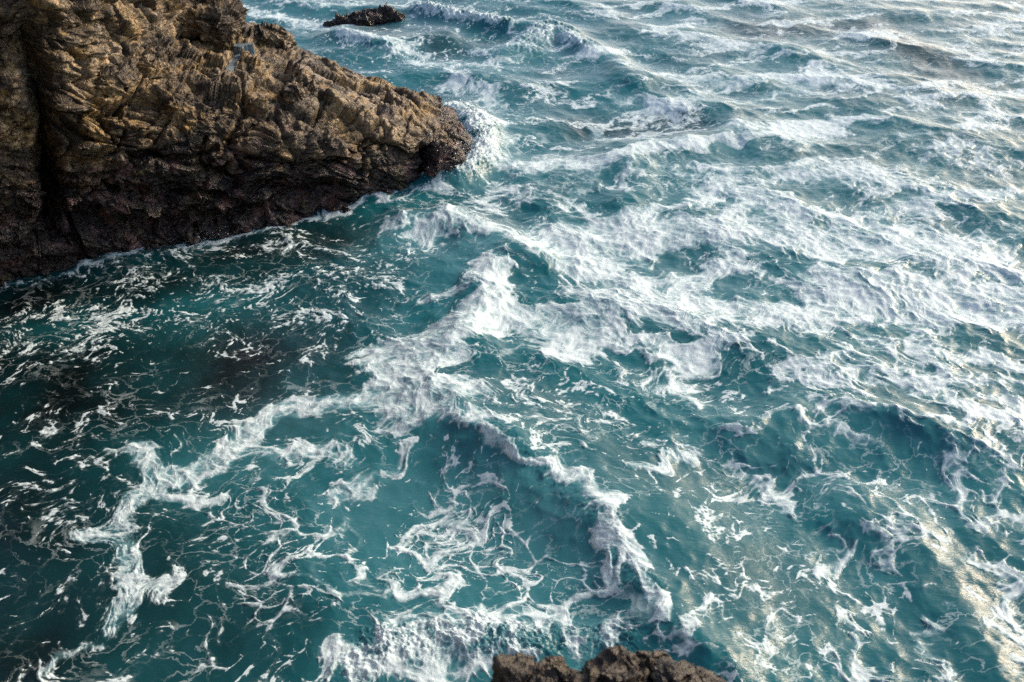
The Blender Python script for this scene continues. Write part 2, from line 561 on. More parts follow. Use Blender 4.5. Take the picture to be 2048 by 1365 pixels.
# placed crests and troughs: (height m, radius px, points)
RIDGES = [
    (0.44, 210, [(960, 850), (1100, 950), (1220, 1050), (1300, 1150), (1390, 1270)]),
    (-0.25, 120, [(860, 960), (1000, 1030), (1120, 1110), (1200, 1200)]),
    (0.24, 60, [(930, 860), (1010, 910), (1130, 985), (1220, 1070), (1270, 1170), (1320, 1240), (1420, 1340)]),
    (-0.20, 130, [(1280, 850), (1450, 950), (1600, 1050)]),
    (-0.25, 150, [(860, 1060), (1050, 1120)]),
    (0.45, 60, [(800, 455), (900, 450), (990, 480), (1060, 520)]),
    (0.35, 45, [(985, 550), (950, 640), (900, 690)]),
    (0.26, 55, [(1490, 860), (1600, 830), (1720, 850), (1830, 850), (1880, 870), (1990, 870), (2048, 900)]),
    (-0.30, 60, [(1500, 950), (1700, 930), (1850, 960)]),
    (0.45, 45, [(1010, 110), (1110, 60), (1180, 100), (1270, 170)]),
    (0.40, 35, [(860, 30), (960, 60), (1040, 65)]),
    (0.50, 60, [(700, 70), (800, 90), (880, 80)]),
    (0.35, 50, [(1390, 290), (1480, 270), (1560, 300)]),
    (-0.35, 55, [(1180, 260), (1330, 250), (1400, 250)]),
    (0.30, 70, [(1690, 1020), (1800, 1080), (1880, 1160), (1960, 1280), (2030, 1365)]),
    (0.5, 50, [(935, 240), (965, 300), (930, 350), (880, 365)]),
    (0.30, 60, [(1090, 380), (1170, 360), (1260, 310)]),
    (0.30, 40, [(1240, 420), (1270, 380), (1250, 340)]),
]
ridge = strokes_field(RIDGES, GX, GY, 'sum')
ridge = 0.75 * ridge * (0.9 + 0.3 * fbm2(GX / 1.5, GY / 1.5, 3, 90))

Z = (h1 * amp + h2 * amp * near_fade) + ridge
PX = GX + (d1x * 1.3 * amp + d2x * 1.1 * amp * near_fade)
PY = GY + (d1y * 1.3 * amp + d2y * 1.1 * amp * near_fade)
# folding of the surface marks the breaking crests
inner = (GY > 5) & (GY < 60)
jac = np.zeros_like(GX)
ddx = np.gradient(PX, axis=1) / np.gradient(GX, axis=1)
ddy = np.gradient(PY, axis=0) / np.gradient(GY, axis=0)
jac = np.clip(1.0 - ddx * ddy, 0, 1) * inner

# ------------------------------------------------------------------ sea: foam
# coverage strokes read from the photograph, laid on the sea: (cover, radius px, points)
FOAM = [
    # thick central mat
    (0.93, 42, [(990, 560), (965, 620), (930, 660), (850, 700), (770, 740)]),
    (0.97, 62, [(940, 660), (840, 730), (760, 800), (850, 830), (920, 815)]),
    (0.90, 60, [(960, 650), (1080, 620), (1200, 600), (1320, 590), (1420, 570)]),
    (0.92, 55, [(1050, 650), (1180, 660), (1130, 700)]),
    (0.80, 34, [(840, 470), (920, 450), (1000, 480), (1090, 520), (1180, 545), (1300, 545), (1420, 545), (1500, 548)]),
    (0.75, 40, [(1060, 480), (1140, 500), (1220, 520)]),
    (0.85, 30, [(1180, 470), (1290, 490), (1390, 480), (1450, 510)]),
    (0.80, 30, [(1200, 440), (1290, 430), (1330, 450)]),
    (0.80, 36, [(1250, 680), (1330, 700), (1400, 690), (1500, 700), (1590, 740)]),
    (0.85, 28, [(1200, 690), (1260, 690), (1310, 715)]),
    (0.75, 40, [(1450, 600), (1540, 630), (1640, 660)]),
    (0.70, 24, [(1540, 690), (1640, 750), (1720, 800)]),
    (0.55, 40, [(1380, 620), (1400, 680), (1470, 720)]),
    # right hand mat
    (0.90, 60, [(1640, 560), (1760, 570), (1880, 580), (2060, 600)]),
    (0.95, 50, [(1900, 620), (1980, 640), (2060, 630)]),
    (0.90, 46, [(1560, 400), (1590, 450), (1640, 510)]),
    (0.85, 40, [(1520, 390), (1470, 440), (1420, 480)]),
    (0.82, 46, [(1760, 450), (1800, 500), (1880, 530), (2000, 545), (2060, 545)]),
    (0.70, 34, [(1650, 420), (1720, 430), (1800, 420), (1900, 390), (2048, 370)]),
    (0.60, 34, [(1820, 650), (1860, 700), (1900, 740), (1960, 800)]),
    (0.78, 30, [(1850, 680), (1950, 720), (2060, 740)]),
    (0.65, 34, [(1740, 670), (1820, 730), (1880, 790), (1960, 850)]),
    (0.85, 16, [(1920, 840), (1980, 850), (2030, 845), (2060, 800)]),
    (0.80, 12, [(2010, 850), (2040, 880), (2060, 905)]),
    (0.60, 40, [(1930, 780), (2048, 800)]),
    (0.92, 80, [(1080, 620), (1300, 600), (1500, 620), (1700, 600), (1900, 600), (2060, 610)]),
    (0.80, 90, [(1150, 480), (1350, 470), (1550, 470), (1750, 480), (1950, 500)]),
    (0.58, 80, [(1250, 700), (1450, 730), (1650, 740), (1850, 760), (2040, 800)]),
    (0.50, 90, [(1100, 330), (1350, 350), (1600, 340), (1900, 380)]),
    # upper middle
    (0.62, 40, [(1240, 200), (1330, 210), (1420, 200), (1540, 190), (1640, 150)]),
    (0.72, 30, [(1260, 150), (1340, 150), (1450, 165), (1580, 150), (1650, 160)]),
    (0.55, 34, [(1180, 110), (1230, 130), (1280, 160)]),
    (0.55, 30, [(960, 110), (1040, 100), (1110, 70), (1150, 90)]),
    (0.60, 24, [(1200, 250), (1240, 280), (1330, 300), (1450, 290), (1560, 270), (1650, 240)]),
    (0.72, 20, [(1020, 340), (1100, 345), (1180, 335), (1280, 310), (1400, 300)]),
    (0.62, 22, [(1130, 400), (1170, 370), (1210, 340)]),
    (0.75, 16, [(1290, 425), (1360, 405), (1410, 375)]),
    (0.70, 9, [(1245, 345), (1258, 375), (1245, 398)]),
    (0.72, 26, [(1440, 370), (1480, 360), (1400, 400)]),
    (0.55, 60, [(1500, 260), (1640, 260), (1600, 300)]),
    (0.42, 60, [(1660, 220), (1800, 260), (1920, 330)]),
    (0.36, 70, [(1300, 60), (1500, 100), (1750, 120), (2000, 180)]),
    (0.40, 60, [(1700, 330), (1850, 400), (2000, 320)]),
    (0.35, 60, [(1700, 60), (1900, 90), (2048, 60)]),
    (0.45, 50, [(1650, 130), (1800, 190), (1950, 260)]),
    (0.40, 50, [(950, 420), (1080, 400), (1180, 420)]),
    # behind the headland
    (0.55, 26, [(500, 20), (580, 40), (650, 60), (720, 95)]),
    (0.60, 22, [(680, 60), (760, 90), (830, 100), (900, 130)]),
    (0.65, 26, [(760, 110), (860, 120), (920, 150), (880, 170)]),
    (0.50, 24, [(560, 10), (640, 20), (700, 10)]),
    (0.55, 28, [(880, 170), (960, 180), (1000, 220)]),
    (0.75, 18, [(850, 25), (910, 45), (960, 60), (1030, 62)]),
    (0.55, 20, [(940, 130), (1000, 130), (1060, 110)]),
    (0.45, 24, [(800, 10), (900, 15), (1000, 30)]),
    # break on the point of the headland
    (0.97, 26, [(915, 215), (945, 250), (965, 290), (960, 330)]),
    (0.85, 22, [(960, 330), (930, 350), (890, 365)]),
    (0.60, 22, [(990, 250), (1010, 290), (990, 340)]),
    (0.45, 26, [(880, 390), (800, 400), (740, 380), (860, 360)]),
    (0.45, 30, [(900, 430), (830, 450), (760, 460)]),
    (0.40, 26, [(980, 400), (1020, 370), (1040, 330)]),
    # flecks on the dark water under the headland
    (0.30, 28, [(60, 570), (180, 530), (320, 495), (420, 480)]),
    (0.26, 50, [(80, 620), (220, 600), (340, 570), (480, 580), (600, 560)]),
    (0.34, 24, [(150, 700), (210, 640), (260, 600), (330, 560)]),
    (0.34, 16, [(90, 740), (150, 720), (200, 690)]),
    (0.30, 36, [(440, 590), (540, 570), (700, 560), (800, 570)]),
    (0.32, 40, [(560, 490), (650, 500), (760, 540), (700, 590)]),
    (0.26, 50, [(480, 660), (600, 650), (700, 640)]),
    (0.30, 24, [(0, 650), (60, 690), (40, 600)]),
    (0.55, 26, [(860, 600), (890, 590), (920, 570)]),
    (0.60, 20, [(720, 700), (780, 690), (810, 680)]),
    # tongue to the lower left
    (0.90, 36, [(720, 800), (650, 800), (590, 810), (540, 840)]),
    (0.72, 34, [(540, 840), (470, 880), (420, 920), (330, 950)]),
    (0.62, 30, [(480, 890), (560, 910), (620, 900), (660, 920)]),
    (0.62, 34, [(250, 920), (300, 970), (280, 1010), (250, 1060)]),
    (0.66, 34, [(210, 1070), (250, 1100), (260, 1150), (270, 1190), (230, 1215)]),
    (0.48, 26, [(260, 1170), (330, 1160), (350, 1180)]),
    (0.55, 18, [(320, 980), (380, 985), (430, 995)]),
    (0.35, 26, [(200, 930), (280, 920), (360, 890)]),
    (0.28, 34, [(60, 1010), (130, 1050), (170, 1080)]),
    (0.17, 50, [(60, 1150), (130, 1200), (90, 1080)]),
    (0.45, 18, [(120, 1340), (140, 1290), (190, 1260), (240, 1240)]),
    (0.26, 40, [(330, 1080), (420, 1060), (520, 1040)]),
    (0.30, 40, [(440, 1010), (520, 1000), (560, 1060), (540, 1120)]),
    (0.22, 60, [(300, 1290), (450, 1250), (560, 1200)]),
    # lace in front of the placed crest
    (0.75, 22, [(710, 960), (740, 970), (690, 985)]),
    (0.42, 14, [(620, 1065), (660, 1060), (700, 1030), (690, 1010)]),
    (0.34, 16, [(700, 1010), (710, 1090), (740, 1150), (770, 1180)]),
    (0.36, 22, [(600, 1130), (640, 1170), (700, 1200)]),
    (0.55, 22, [(800, 1170), (860, 1185), (900, 1165)]),
    (0.40, 20, [(750, 1180), (790, 1150), (810, 1120)]),
    (0.30, 40, [(850, 1040), (930, 1010), (1010, 1060)]),
    (0.30, 40, [(880, 1080), (960, 1110), (1050, 1080)]),
    (0.30, 30, [(980, 1180), (1040, 1150), (1100, 1120)]),
    (0.42, 16, [(1160, 1220), (1175, 1190), (1200, 1160), (1240, 1110)]),
    (0.22, 40, [(900, 950), (850, 1000), (960, 980)]),
    # breaking crest
    (0.95, 16, [(950, 870), (985, 900), (1040, 930), (1090, 960)]),
    (0.95, 22, [(1090, 965), (1140, 1000), (1200, 1040), (1235, 1080), (1225, 1125)]),
    (0.85, 19, [(1255, 1110), (1275, 1160), (1300, 1210), (1330, 1240)]),
    (0.30, 22, [(1330, 1240), (1390, 1290), (1440, 1340)]),
    (-0.7, 60, [(1100, 880), (1220, 950), (1330, 1040), (1450, 1110)]),
    (-0.6, 60, [(1480, 1200), (1560, 1150), (1600, 1220)]),
    (0.70, 26, [(880, 860), (950, 880), (1000, 870)]),
    (0.65, 14, [(770, 900), (755, 930), (740, 960)]),
    # white water over the near rocks
    (0.62, 60, [(700, 1340), (780, 1280), (870, 1260), (960, 1270)]),
    (0.55, 50, [(960, 1250), (1060, 1260), (1160, 1280), (1230, 1290)]),
    (0.60, 60, [(820, 1340), (950, 1330), (1050, 1310)]),
    # right of the crest
    (0.26, 60, [(1080, 800), (1200, 830), (1330, 850)]),
    (0.30, 20, [(1120, 830), (1160, 860), (1195, 900), (1180, 925)]),
    (0.85, 16, [(1255, 945), (1300, 935), (1330, 910), (1380, 910)]),
    (0.55, 20, [(1290, 890), (1340, 875), (1400, 890)]),
    (0.55, 24, [(1340, 770), (1380, 740), (1400, 800)]),
    (0.45, 30, [(1330, 780), (1290, 740), (1220, 740)]),
    (0.60, 16, [(1490, 950), (1540, 960), (1580, 990), (1570, 1020)]),
    (0.36, 36, [(1440, 930), (1500, 980), (1540, 1020)]),
    (0.55, 16, [(1460, 860), (1560, 845), (1640, 870), (1730, 890)]),
    (0.50, 24, [(1480, 760), (1560, 790), (1650, 830), (1740, 850)]),
    (0.62, 14, [(1780, 850), (1840, 840), (1900, 860)]),
    (0.48, 30, [(1890, 900), (1920, 960), (1930, 1010)]),
    (0.42, 34, [(1950, 900), (2020, 940), (1990, 1000)]),
    (0.40, 36, [(1640, 1010), (1740, 1020), (1820, 1050)]),
    (0.42, 40, [(1800, 1060), (1900, 1060), (2000, 1130)]),
    (0.46, 26, [(1620, 1120), (1680, 1090), (1740, 1080), (1800, 1130)]),
    (0.55, 14, [(1640, 1165), (1660, 1140), (1700, 1110)]),
    (0.48, 18, [(1690, 1230), (1720, 1260), (1710, 1290)]),
    (0.50, 18, [(1860, 1215), (1850, 1270), (1880, 1320)]),
    (0.36, 40, [(1700, 1330), (1800, 1340), (1880, 1350)]),
    (0.50, 24, [(1880, 1180), (1940, 1220), (2000, 1240)]),
    (0.48, 26, [(1990, 1140), (2040, 1180), (2030, 1260)]),
    (0.46, 22, [(2000, 1300), (2048, 1340)]),
    (0.30, 60, [(1900, 1000), (2048, 1050)]),
    (0.24, 50, [(1560, 930), (1660, 960), (1740, 980)]),
    (0.34, 14, [(1410, 1220), (1400, 1260), (1430, 1230)]),
    (0.30, 50, [(1700, 560), (1750, 640)]),
    # wash along the foot of the headland
    (0.58, 10, [(0, 575), (100, 552), (200, 528), (350, 494), (540, 458), (700, 412)]),
    (0.65, 12, [(700, 412), (760, 388), (860, 362)]),
    # open water in between
    (-0.85, 36, [(1060, 600), (1110, 600)]),
    (-0.6, 18, [(1035, 672)]),
    (-0.7, 40, [(1150, 770), (1250, 780), (1330, 830)]),
    (-0.8, 34, [(1280, 390), (1340, 370)]),
    (-0.8, 30, [(1230, 380), (1210, 400)]),
    (-0.6, 26, [(1320, 510), (1390, 510)]),
    (-0.7, 34, [(1250, 705), (1280, 715)]),
    (-0.8, 50, [(1460, 760), (1560, 700)]),
    (-0.8, 44, [(1520, 880), (1620, 900)]),
    (-0.6, 40, [(1530, 300), (1500, 310)]),
    (-0.6, 30, [(1330, 240), (1400, 240)]),
    (-0.85, 40, [(1480, 570), (1560, 590)]),
    (-0.5, 70, [(300, 780), (500, 740), (640, 690)]),
    (-0.5, 70, [(60, 860), (200, 860)]),
]
ST = 3                                   # the strokes are soft: lay them on every third vertex
CX, CY = GX[::ST, ::ST], GY[::ST, ::ST]
wx = 0.55 * fbm2(CX / 2.2, CY / 2.2, 3, 40); wy = 0.55 * fbm2(CX / 2.2, CY / 2.2, 3, 44)
wx += 0.20 * fbm2(CX / 0.6, CY / 0.6, 2, 46); wy += 0.20 * fbm2(CX / 0.6, CY / 0.6, 2, 48)
vis_c = smooth(60, 46, CY) * smooth(4, 8, CY)


def upsample(f):
    r = np.arange(NR) / ST; c = np.arange(NC) / ST
    r0 = np.minimum(r.astype(int), f.shape[0] - 1); c0 = np.minimum(c.astype(int), f.shape[1] - 1)
    r1 = np.minimum(r0 + 1, f.shape[0] - 1); c1 = np.minimum(c0 + 1, f.shape[1] - 1)
    a = (r - r0)[:, None]; b = (c - c0)[None, :]
    return ((f[r0][:, c0] * (1 - b) + f[r0][:, c1] * b) * (1 - a) + (f[r1][:, c0] * (1 - b) + f[r1][:, c1] * b) * a).astype(np.float32)


# the foam has drifted with the eddies of the water: carry every point back along a swirling flow
def eddies(N, L, big, small, seed, slope):
    rng = np.random.default_rng(seed)
    k = 2 * np.pi * np.fft.fftfreq(N, L / N)
    kx, ky = np.meshgrid(k, k, indexing='xy')
    kk = np.hypot(kx, ky); kk[0, 0] = 1
    A = kk ** (-slope) * (kk > 2 * np.pi / big) * np.exp(-(kk * small / 6.28) ** 2)
    H = A * (rng.normal(size=(N, N)) + 1j * rng.normal(size=(N, N)))
    u = np.fft.ifft2(1j * ky * H).real; v = -np.fft.ifft2(1j * kx * H).real
    sc = np.sqrt((u * u + v * v).mean())
    return (u / sc).astype(np.float32), (v / sc).astype(np.float32)


EU, EV = eddies(768, 41.0, 7.0, 0.5, 5, 2.1)


def drift(x, y, dist, steps):
    h = dist / steps
    for _ in range(steps):
        u = sample(EU, x, y, 41.0); v = sample(EV, x, y, 41.0)
        x = x - h * u; y = y - h * v
    return x, y


FX, FY = drift(GX, GY, 0.10, 2)
DX, DY = drift(FX, FY, 0.16, 2)
FX = np.where(inner, FX, GX); FY = np.where(inner, FY, GY)
DX = np.where(inner, DX, GX); DY = np.where(inner, DY, GY)
SX, SY = drift(CX, CY, 0.20, 3)
cov = upsample(strokes_field(FOAM, SX, SY))
cov = cov + 0.16 * smooth(0.25, 0.6, cov)
# far and wide the sea carries thin streaks
base = 0.06 + 0.20 * smooth(10, 45, GY) * smooth(-5, 3, GX)
base = np.where(GY > 44, 0.25, base)
cov = np.maximum(cov, base)
cov = cov + 0.22 * smooth(0.15, 0.6, jac) + 0.10 * np.clip(h1 / 0.3, -1, 1) * (cov > 0.2)
cov = np.clip(cov + 0.10 * fbm2(GX / 3.0, GY / 3.0, 2, 60), 0, 1)


def rank(p):
    q = np.quantile(p[inner][::37], np.linspace(0, 1, 201))
    return np.interp(p, q, np.linspace(0, 1, 201)).astype(np.float32)


def cells(x, y, sc, seed):
    f1, f2, cid = voronoi2(x / sc, y / sc, seed)
    # holes of unequal size: each cell pushes the film back by its own reach
    return f1 * (0.75 + 0.7 * _R[2][cid]), np.exp(-(f2 - f1) / 0.065)


gate = fbm2(DX / 1.5, DY / 1.5, 4, 120)
k1, l1 = cells(DX, DY, 1.10, 1)
k2, l2 = cells(DX, DY, 0.46, 2)
k3, l3 = cells(DX, DY, 0.19, 3)
lace = np.maximum.reduce([l1 * (0.80 + 0.9 * gate), l2 * (0.60 + 1.1 * gate), l3 * (0.40 + 0.9 * gate)]) + 0.40 * gate
low = fbm2(DX / 1.2, DY / 1.2, 5, 160, 0.6)
flecks = fbm2(DX / 0.24, DY / 0.24, 4, 180, 0.62)
P_lace = rank(lace)
P_mat = rank(0.50 * k1 + 0.62 * k2 + 0.45 * k3 + 0.62 * low + 0.12 * l2)
# far out the wind has combed the foam into long streaks
tx, ty = (DX * 0.97 + DY * 0.24) / 3.2, -DX * 0.24 + DY * 0.97
q1, s1 = cells(tx, ty, 0.9, 15)
q2, s2 = cells(tx, ty, 0.38, 16)
P_far = rank(0.55 * q1 + 0.45 * q2 + 0.95 * fbm2(tx / 1.1, ty / 1.1, 5, 165, 0.6))
P_fleck = rank(0.55 * low + 0.55 * flecks + 0.45 * fbm2(DX / 0.10, DY / 0.10, 3, 190, 0.6) + 0.18 * l2)
# how lacy or how flecked each part of the sea is
lacy = upsample(strokes_field([(1.0, 170, [(650, 1130), (900, 1060), (1100, 1120)]), (0.9, 100, [(720, 90), (900, 110)]),
                               (0.8, 120, [(500, 1050), (560, 1250)]), (0.6, 150, [(1600, 1200), (1800, 1200)]),
                               (0.45, 200, [(1300, 830), (1600, 900)]), (0.5, 150, [(1400, 620), (1600, 680)])], CX, CY))
lacy = np.maximum(lacy, 0.30)
fleck = upsample(strokes_field([(0.9, 200, [(100, 640), (400, 620), (700, 560)]), (0.9, 90, [(1150, 810), (1330, 850)]),
                                (0.6, 170, [(120, 1050), (200, 1250)])], CX, CY))
P = P_mat * (1 - lacy) + P_lace * lacy
P = P * (1 - fleck) + P_fleck * fleck
far_w = smooth(20, 31, GY) * smooth(-4, 2, GX - 0.15 * (GY - 25)) * 0.85
P = P * (1 - far_w) + P_far * far_w
P = rank(P)
FOAMV = P - (1 - cov)
# ropes and curls of foam gathered along folds of the surface
ROPES = [
    (1.0, 6, [(1245, 345), (1258, 372), (1246, 398)]), (1.0, 8, [(1290, 425), (1355, 408), (1410, 375)]),
    (1.0, 7, [(1490, 546), (1560, 563), (1615, 560)]), (1.0, 12, [(1255, 950), (1300, 936), (1330, 908), (1385, 912)]),
    (1.0, 9, [(1488, 945), (1540, 958), (1575, 985), (1578, 1012)]), (0.9, 6, [(1110, 825), (1165, 858), (1197, 890), (1182, 925)]),
    (1.0, 6, [(992, 545), (985, 575), (950, 612)]), (0.9, 7, [(730, 702), (790, 692), (818, 678)]),
    (1.0, 9, [(2060, 790), (2012, 838), (2036, 880), (2060, 905)]), (1.0, 7, [(1200, 688), (1270, 692), (1318, 716)]),
    (0.9, 7, [(560, 900), (582, 930), (574, 965)]), (1.0, 8, [(752, 935), (772, 905), (790, 890)]),
    (0.9, 8, [(618, 1066), (672, 1050), (702, 1022)]), (0.8, 7, [(1158, 1226), (1200, 1190), (1248, 1138)]),
    (0.9, 7, [(596, 1132), (650, 1174), (712, 1204), (782, 1188), (806, 1145)]), (0.9, 9, [(800, 1172), (862, 1186), (906, 1166), (896, 1130)]),
    (1.0, 24, [(712, 962), (738, 972)]), (0.8, 6, [(700, 1020), (712, 1080), (738, 1128), (766, 1178)]),
    (0.8, 7, [(880, 1010), (930, 1020), (960, 1060), (930, 1090)]), (0.8, 6, [(1000, 1070), (1032, 1110), (1040, 1150)]),
    (0.8, 6, [(850, 1020), (842, 1070), (880, 1085)]), (0.8, 7, [(960, 1180), (1000, 1195), (1050, 1185)]),
    (0.8, 6, [(1540, 640), (1590, 660), (1600, 600), (1585, 575)]), (0.9, 9, [(1690, 505), (1640, 530), (1610, 560)]),
    (0.8, 8, [(1860, 1215), (1838, 1245), (1870, 1300)]), (0.8, 8, [(1640, 1165), (1662, 1140), (1712, 1108)]),
    (0.8, 8, [(1690, 1228), (1722, 1252), (1712, 1292)]), (0.8, 8, [(120, 1340), (136, 1295), (190, 1262), (240, 1238)]),
    (0.8, 7, [(2030, 1140), (2036, 1200), (2020, 1260)]), (0.8, 6, [(1890, 900), (1905, 940), (1925, 1000)]),
    (0.8, 8, [(1460, 862), (1560, 846), (1650, 868), (1735, 892)]), (0.8, 8, [(1780, 852), (1845, 838), (1905, 866)]),
]
rope = strokes_field(ROPES, DX + 0.10 * flecks, DY + 0.10 * gate)
FOAMV = np.maximum(FOAMV, np.where(rope > 0.02, 0.42 * rope + 0.55 * (P - 0.5) - 0.16, -1))
cov = np.maximum(cov, 0.55 * rope)

# milky water full of bubbles, plus light through wave faces painted as colour
AIR_GLOW = [
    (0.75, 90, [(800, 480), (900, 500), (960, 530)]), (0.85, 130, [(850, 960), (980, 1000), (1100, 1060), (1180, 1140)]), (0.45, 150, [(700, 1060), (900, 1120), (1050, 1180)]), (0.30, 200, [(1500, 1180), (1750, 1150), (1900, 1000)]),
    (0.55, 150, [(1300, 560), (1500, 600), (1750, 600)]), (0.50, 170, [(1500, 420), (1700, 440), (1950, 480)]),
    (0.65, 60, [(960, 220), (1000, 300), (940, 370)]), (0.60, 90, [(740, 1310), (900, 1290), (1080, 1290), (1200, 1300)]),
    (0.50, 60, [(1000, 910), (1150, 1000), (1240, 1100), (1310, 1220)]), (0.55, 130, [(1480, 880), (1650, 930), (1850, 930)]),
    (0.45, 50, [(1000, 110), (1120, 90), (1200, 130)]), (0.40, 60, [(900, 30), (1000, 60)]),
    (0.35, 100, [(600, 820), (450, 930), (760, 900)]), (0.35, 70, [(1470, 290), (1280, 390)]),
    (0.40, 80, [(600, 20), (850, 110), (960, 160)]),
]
air_glow = upsample(strokes_field(AIR_GLOW, SX, SY))
air_glow = np.clip(air_glow * (0.75 + 0.7 * fbm2(GX / 1.2, GY / 1.2, 4, 200)) + 0.55 * smooth(-0.20, 0.06, FOAMV) * smooth(0.15, 0.7, cov) + 0.45 * smooth(0.4, 0.9, cov), 0, 1)
DEEP_SHADE = [  # clear unaerated water, with vignette shade at the left painted into its colour
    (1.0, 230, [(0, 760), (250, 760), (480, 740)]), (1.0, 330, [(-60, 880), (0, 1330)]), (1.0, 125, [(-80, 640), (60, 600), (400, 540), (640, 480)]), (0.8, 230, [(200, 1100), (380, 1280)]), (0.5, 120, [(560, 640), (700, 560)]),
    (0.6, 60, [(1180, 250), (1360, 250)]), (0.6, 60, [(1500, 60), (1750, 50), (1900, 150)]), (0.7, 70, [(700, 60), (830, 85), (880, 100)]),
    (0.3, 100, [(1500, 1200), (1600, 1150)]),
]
deep_shade = np.clip(upsample(strokes_field(DEEP_SHADE, CX + wx, CY + wy)) * (0.9 + 0.3 * fbm2(GX / 2, GY / 2, 3, 210)), 0, 1)

# churned white water stands up in lumps
CHURN = [
    (0.17, 34, [(915, 215), (945, 250), (968, 290), (955, 335), (900, 360)]),
    (0.07, 50, [(720, 1330), (800, 1280), (950, 1275), (1100, 1275), (1220, 1290)]),
    (0.035, 26, [(950, 870), (1040, 930), (1140, 1000), (1225, 1070), (1235, 1120), (1290, 1200)]),
    (0.20, 22, [(850, 25), (920, 45), (1000, 62)]),
    (0.12, 30, [(1040, 100), (1110, 65), (1170, 100)]),
]
churn = upsample(strokes_field(CHURN, CX + wx * 0.5, CY + wy * 0.5))
lump = (1 - 2 * np.abs(fbm2(GX / 0.30, GY / 0.30, 5, 220, 0.68))) + 0.35 * fbm2(GX / 0.07, GY / 0.07, 3, 230)
foam_on = smooth(-0.02, 0.14, FOAMV)
Z = Z + churn * (0.35 + 0.9 * lump) + 0.012 * rope
Z = Z + foam_on * (0.012 + 0.03 * np.clip(fbm2(GX / 0.22, GY / 0.22, 3, 240), -0.4, 1)) * inner
THICK = np.clip(smooth(0.42, 0.9, FOAMV) * 0.9 + np.clip(churn * 2.5, 0, 0.5) * foam_on * (0.6 + 0.6 * lump), 0, 1)

sea_co = np.stack([PX, PY, Z], -1).reshape(-1, 3)
sea_n = grid_normals(sea_co, NR, NC)
quads = grid_quads(NR, NC)
fv = FOAMV.ravel()
is_foam = (fv[quads].mean(1) > 0.03) & (inner.ravel()[quads].all(1))
attrs = {'foam': fv, 'air_glow': air_glow.ravel(), 'thick': THICK.ravel(), 'deep_shade': deep_shade.ravel(), 'cover': cov.ravel(),
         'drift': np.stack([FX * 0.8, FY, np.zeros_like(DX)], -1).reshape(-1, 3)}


def submesh(name, q):
    used = np.zeros(len(sea_co), bool); used[q.ravel()] = True
    idx = np.cumsum(used) - 1
    return quad_mesh(name, sea_co[used], idx[q], MAT_SEA, {k: v[used] for k, v in attrs.items()}, sea_n[used])


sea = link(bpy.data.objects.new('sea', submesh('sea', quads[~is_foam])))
tag(sea, 'choppy teal sea surging around the rocks', 'sea', kind='structure')
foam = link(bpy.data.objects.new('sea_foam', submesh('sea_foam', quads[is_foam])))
tag(foam, 'white foam mats, streaks and lace drifting on the teal sea', 'foam', kind='stuff')


# ------------------------------------------------------------------ rocks
def rock_detail(p, scale=1.0, seed=0, slab=(0.3, 0.2, 0.93), amount=1.0):
    """broken rock: blocks with tilted faces, cracks between them, rough skin; returns displacement and cavity"""
    s = np.array(slab); s = s / np.linalg.norm(s)
    q = p + 0.25 * scale * np.stack([perlin3(p / (1.1 * scale), seed + 50 + k) for k in range(3)], 1)
    # squeeze along the bedding so that blocks come out slabby
    q = q + (q @ s)[:, None] * s * 1.3
    d = 0.0; cav = 0.0; tone = 0.0
    for size, off_a, tilt, crack, cw, sd in ((1.6, 0.15, 0.34, 0.22, 0.04, 1), (0.66, 0.080, 0.46, 0.13, 0.05, 2),
                                             (0.30, 0.030, 0.36, 0.045, 0.07, 3), (0.14, 0.010, 0.24, 0.016, 0.10, 4)):
        size *= scale
        f1, f2, cid, off = voronoi3(q / size, seed + sd)
        g = np.stack([_R[3][cid], _R[4][cid], _R[5][cid]], 1) - 0.5
        d = d + scale * off_a * (_R[3][(cid * 7 + 11) & 4095] - 0.5) * 2 + tilt * size * (off * g).sum(1) * 2
        cr = np.exp(-(f2 - f1) / cw)
        brk = _R[4][(cid * 3 + 5) & 4095]
        d = d - crack * scale * cr * (0.35 + 0.9 * brk)
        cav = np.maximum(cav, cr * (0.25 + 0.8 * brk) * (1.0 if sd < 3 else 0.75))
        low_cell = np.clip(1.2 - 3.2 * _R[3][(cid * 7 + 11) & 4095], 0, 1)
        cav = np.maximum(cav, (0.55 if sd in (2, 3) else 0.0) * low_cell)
        if sd in (1, 2):
            tone = tone + (_R[5][(cid * 5 + 3) & 4095] - 0.5)
    d = d + 0.05 * scale * fbm3(p / (0.35 * scale), 4, seed + 20, 0.6, ridged=True)
    d = d + 0.42 * scale * fbm3(p / (3.2 * scale), 3, seed + 30)
    return d * amount, np.clip(cav, 0, 1), tone


def catmull(ctrl, t):
    """ctrl (n, ...) sampled at parameter t in [0, n-1]"""
    n = len(ctrl)
    i = np.clip(np.floor(t).astype(int), 0, n - 2)
    f = (t - i).reshape((-1,) + (1,) * (ctrl.ndim - 1))
    g = lambda k: ctrl[np.clip(k, 0, n - 1)]
    p0, p1, p2, p3 = g(i - 1), g(i), g(i + 1), g(i + 2)
    return 0.5 * ((2 * p1) + (-p0 + p2) * f + (2 * p0 - 5 * p1 + 4 * p2 - p3) * f ** 2 + (-p0 + 3 * p1 - 3 * p2 + p3) * f ** 3)


def at_wall(px, py, y):
    """the point of the photograph on an upright wall at distance y"""
    dx, dy = (px - 1024.0) / F_PX, (682.5 - py) / F_PX
    t = y / (CP + SP * dy)
    return np.array([dx * t, y, CAM_Z + (-SP + CP * dy) * t])


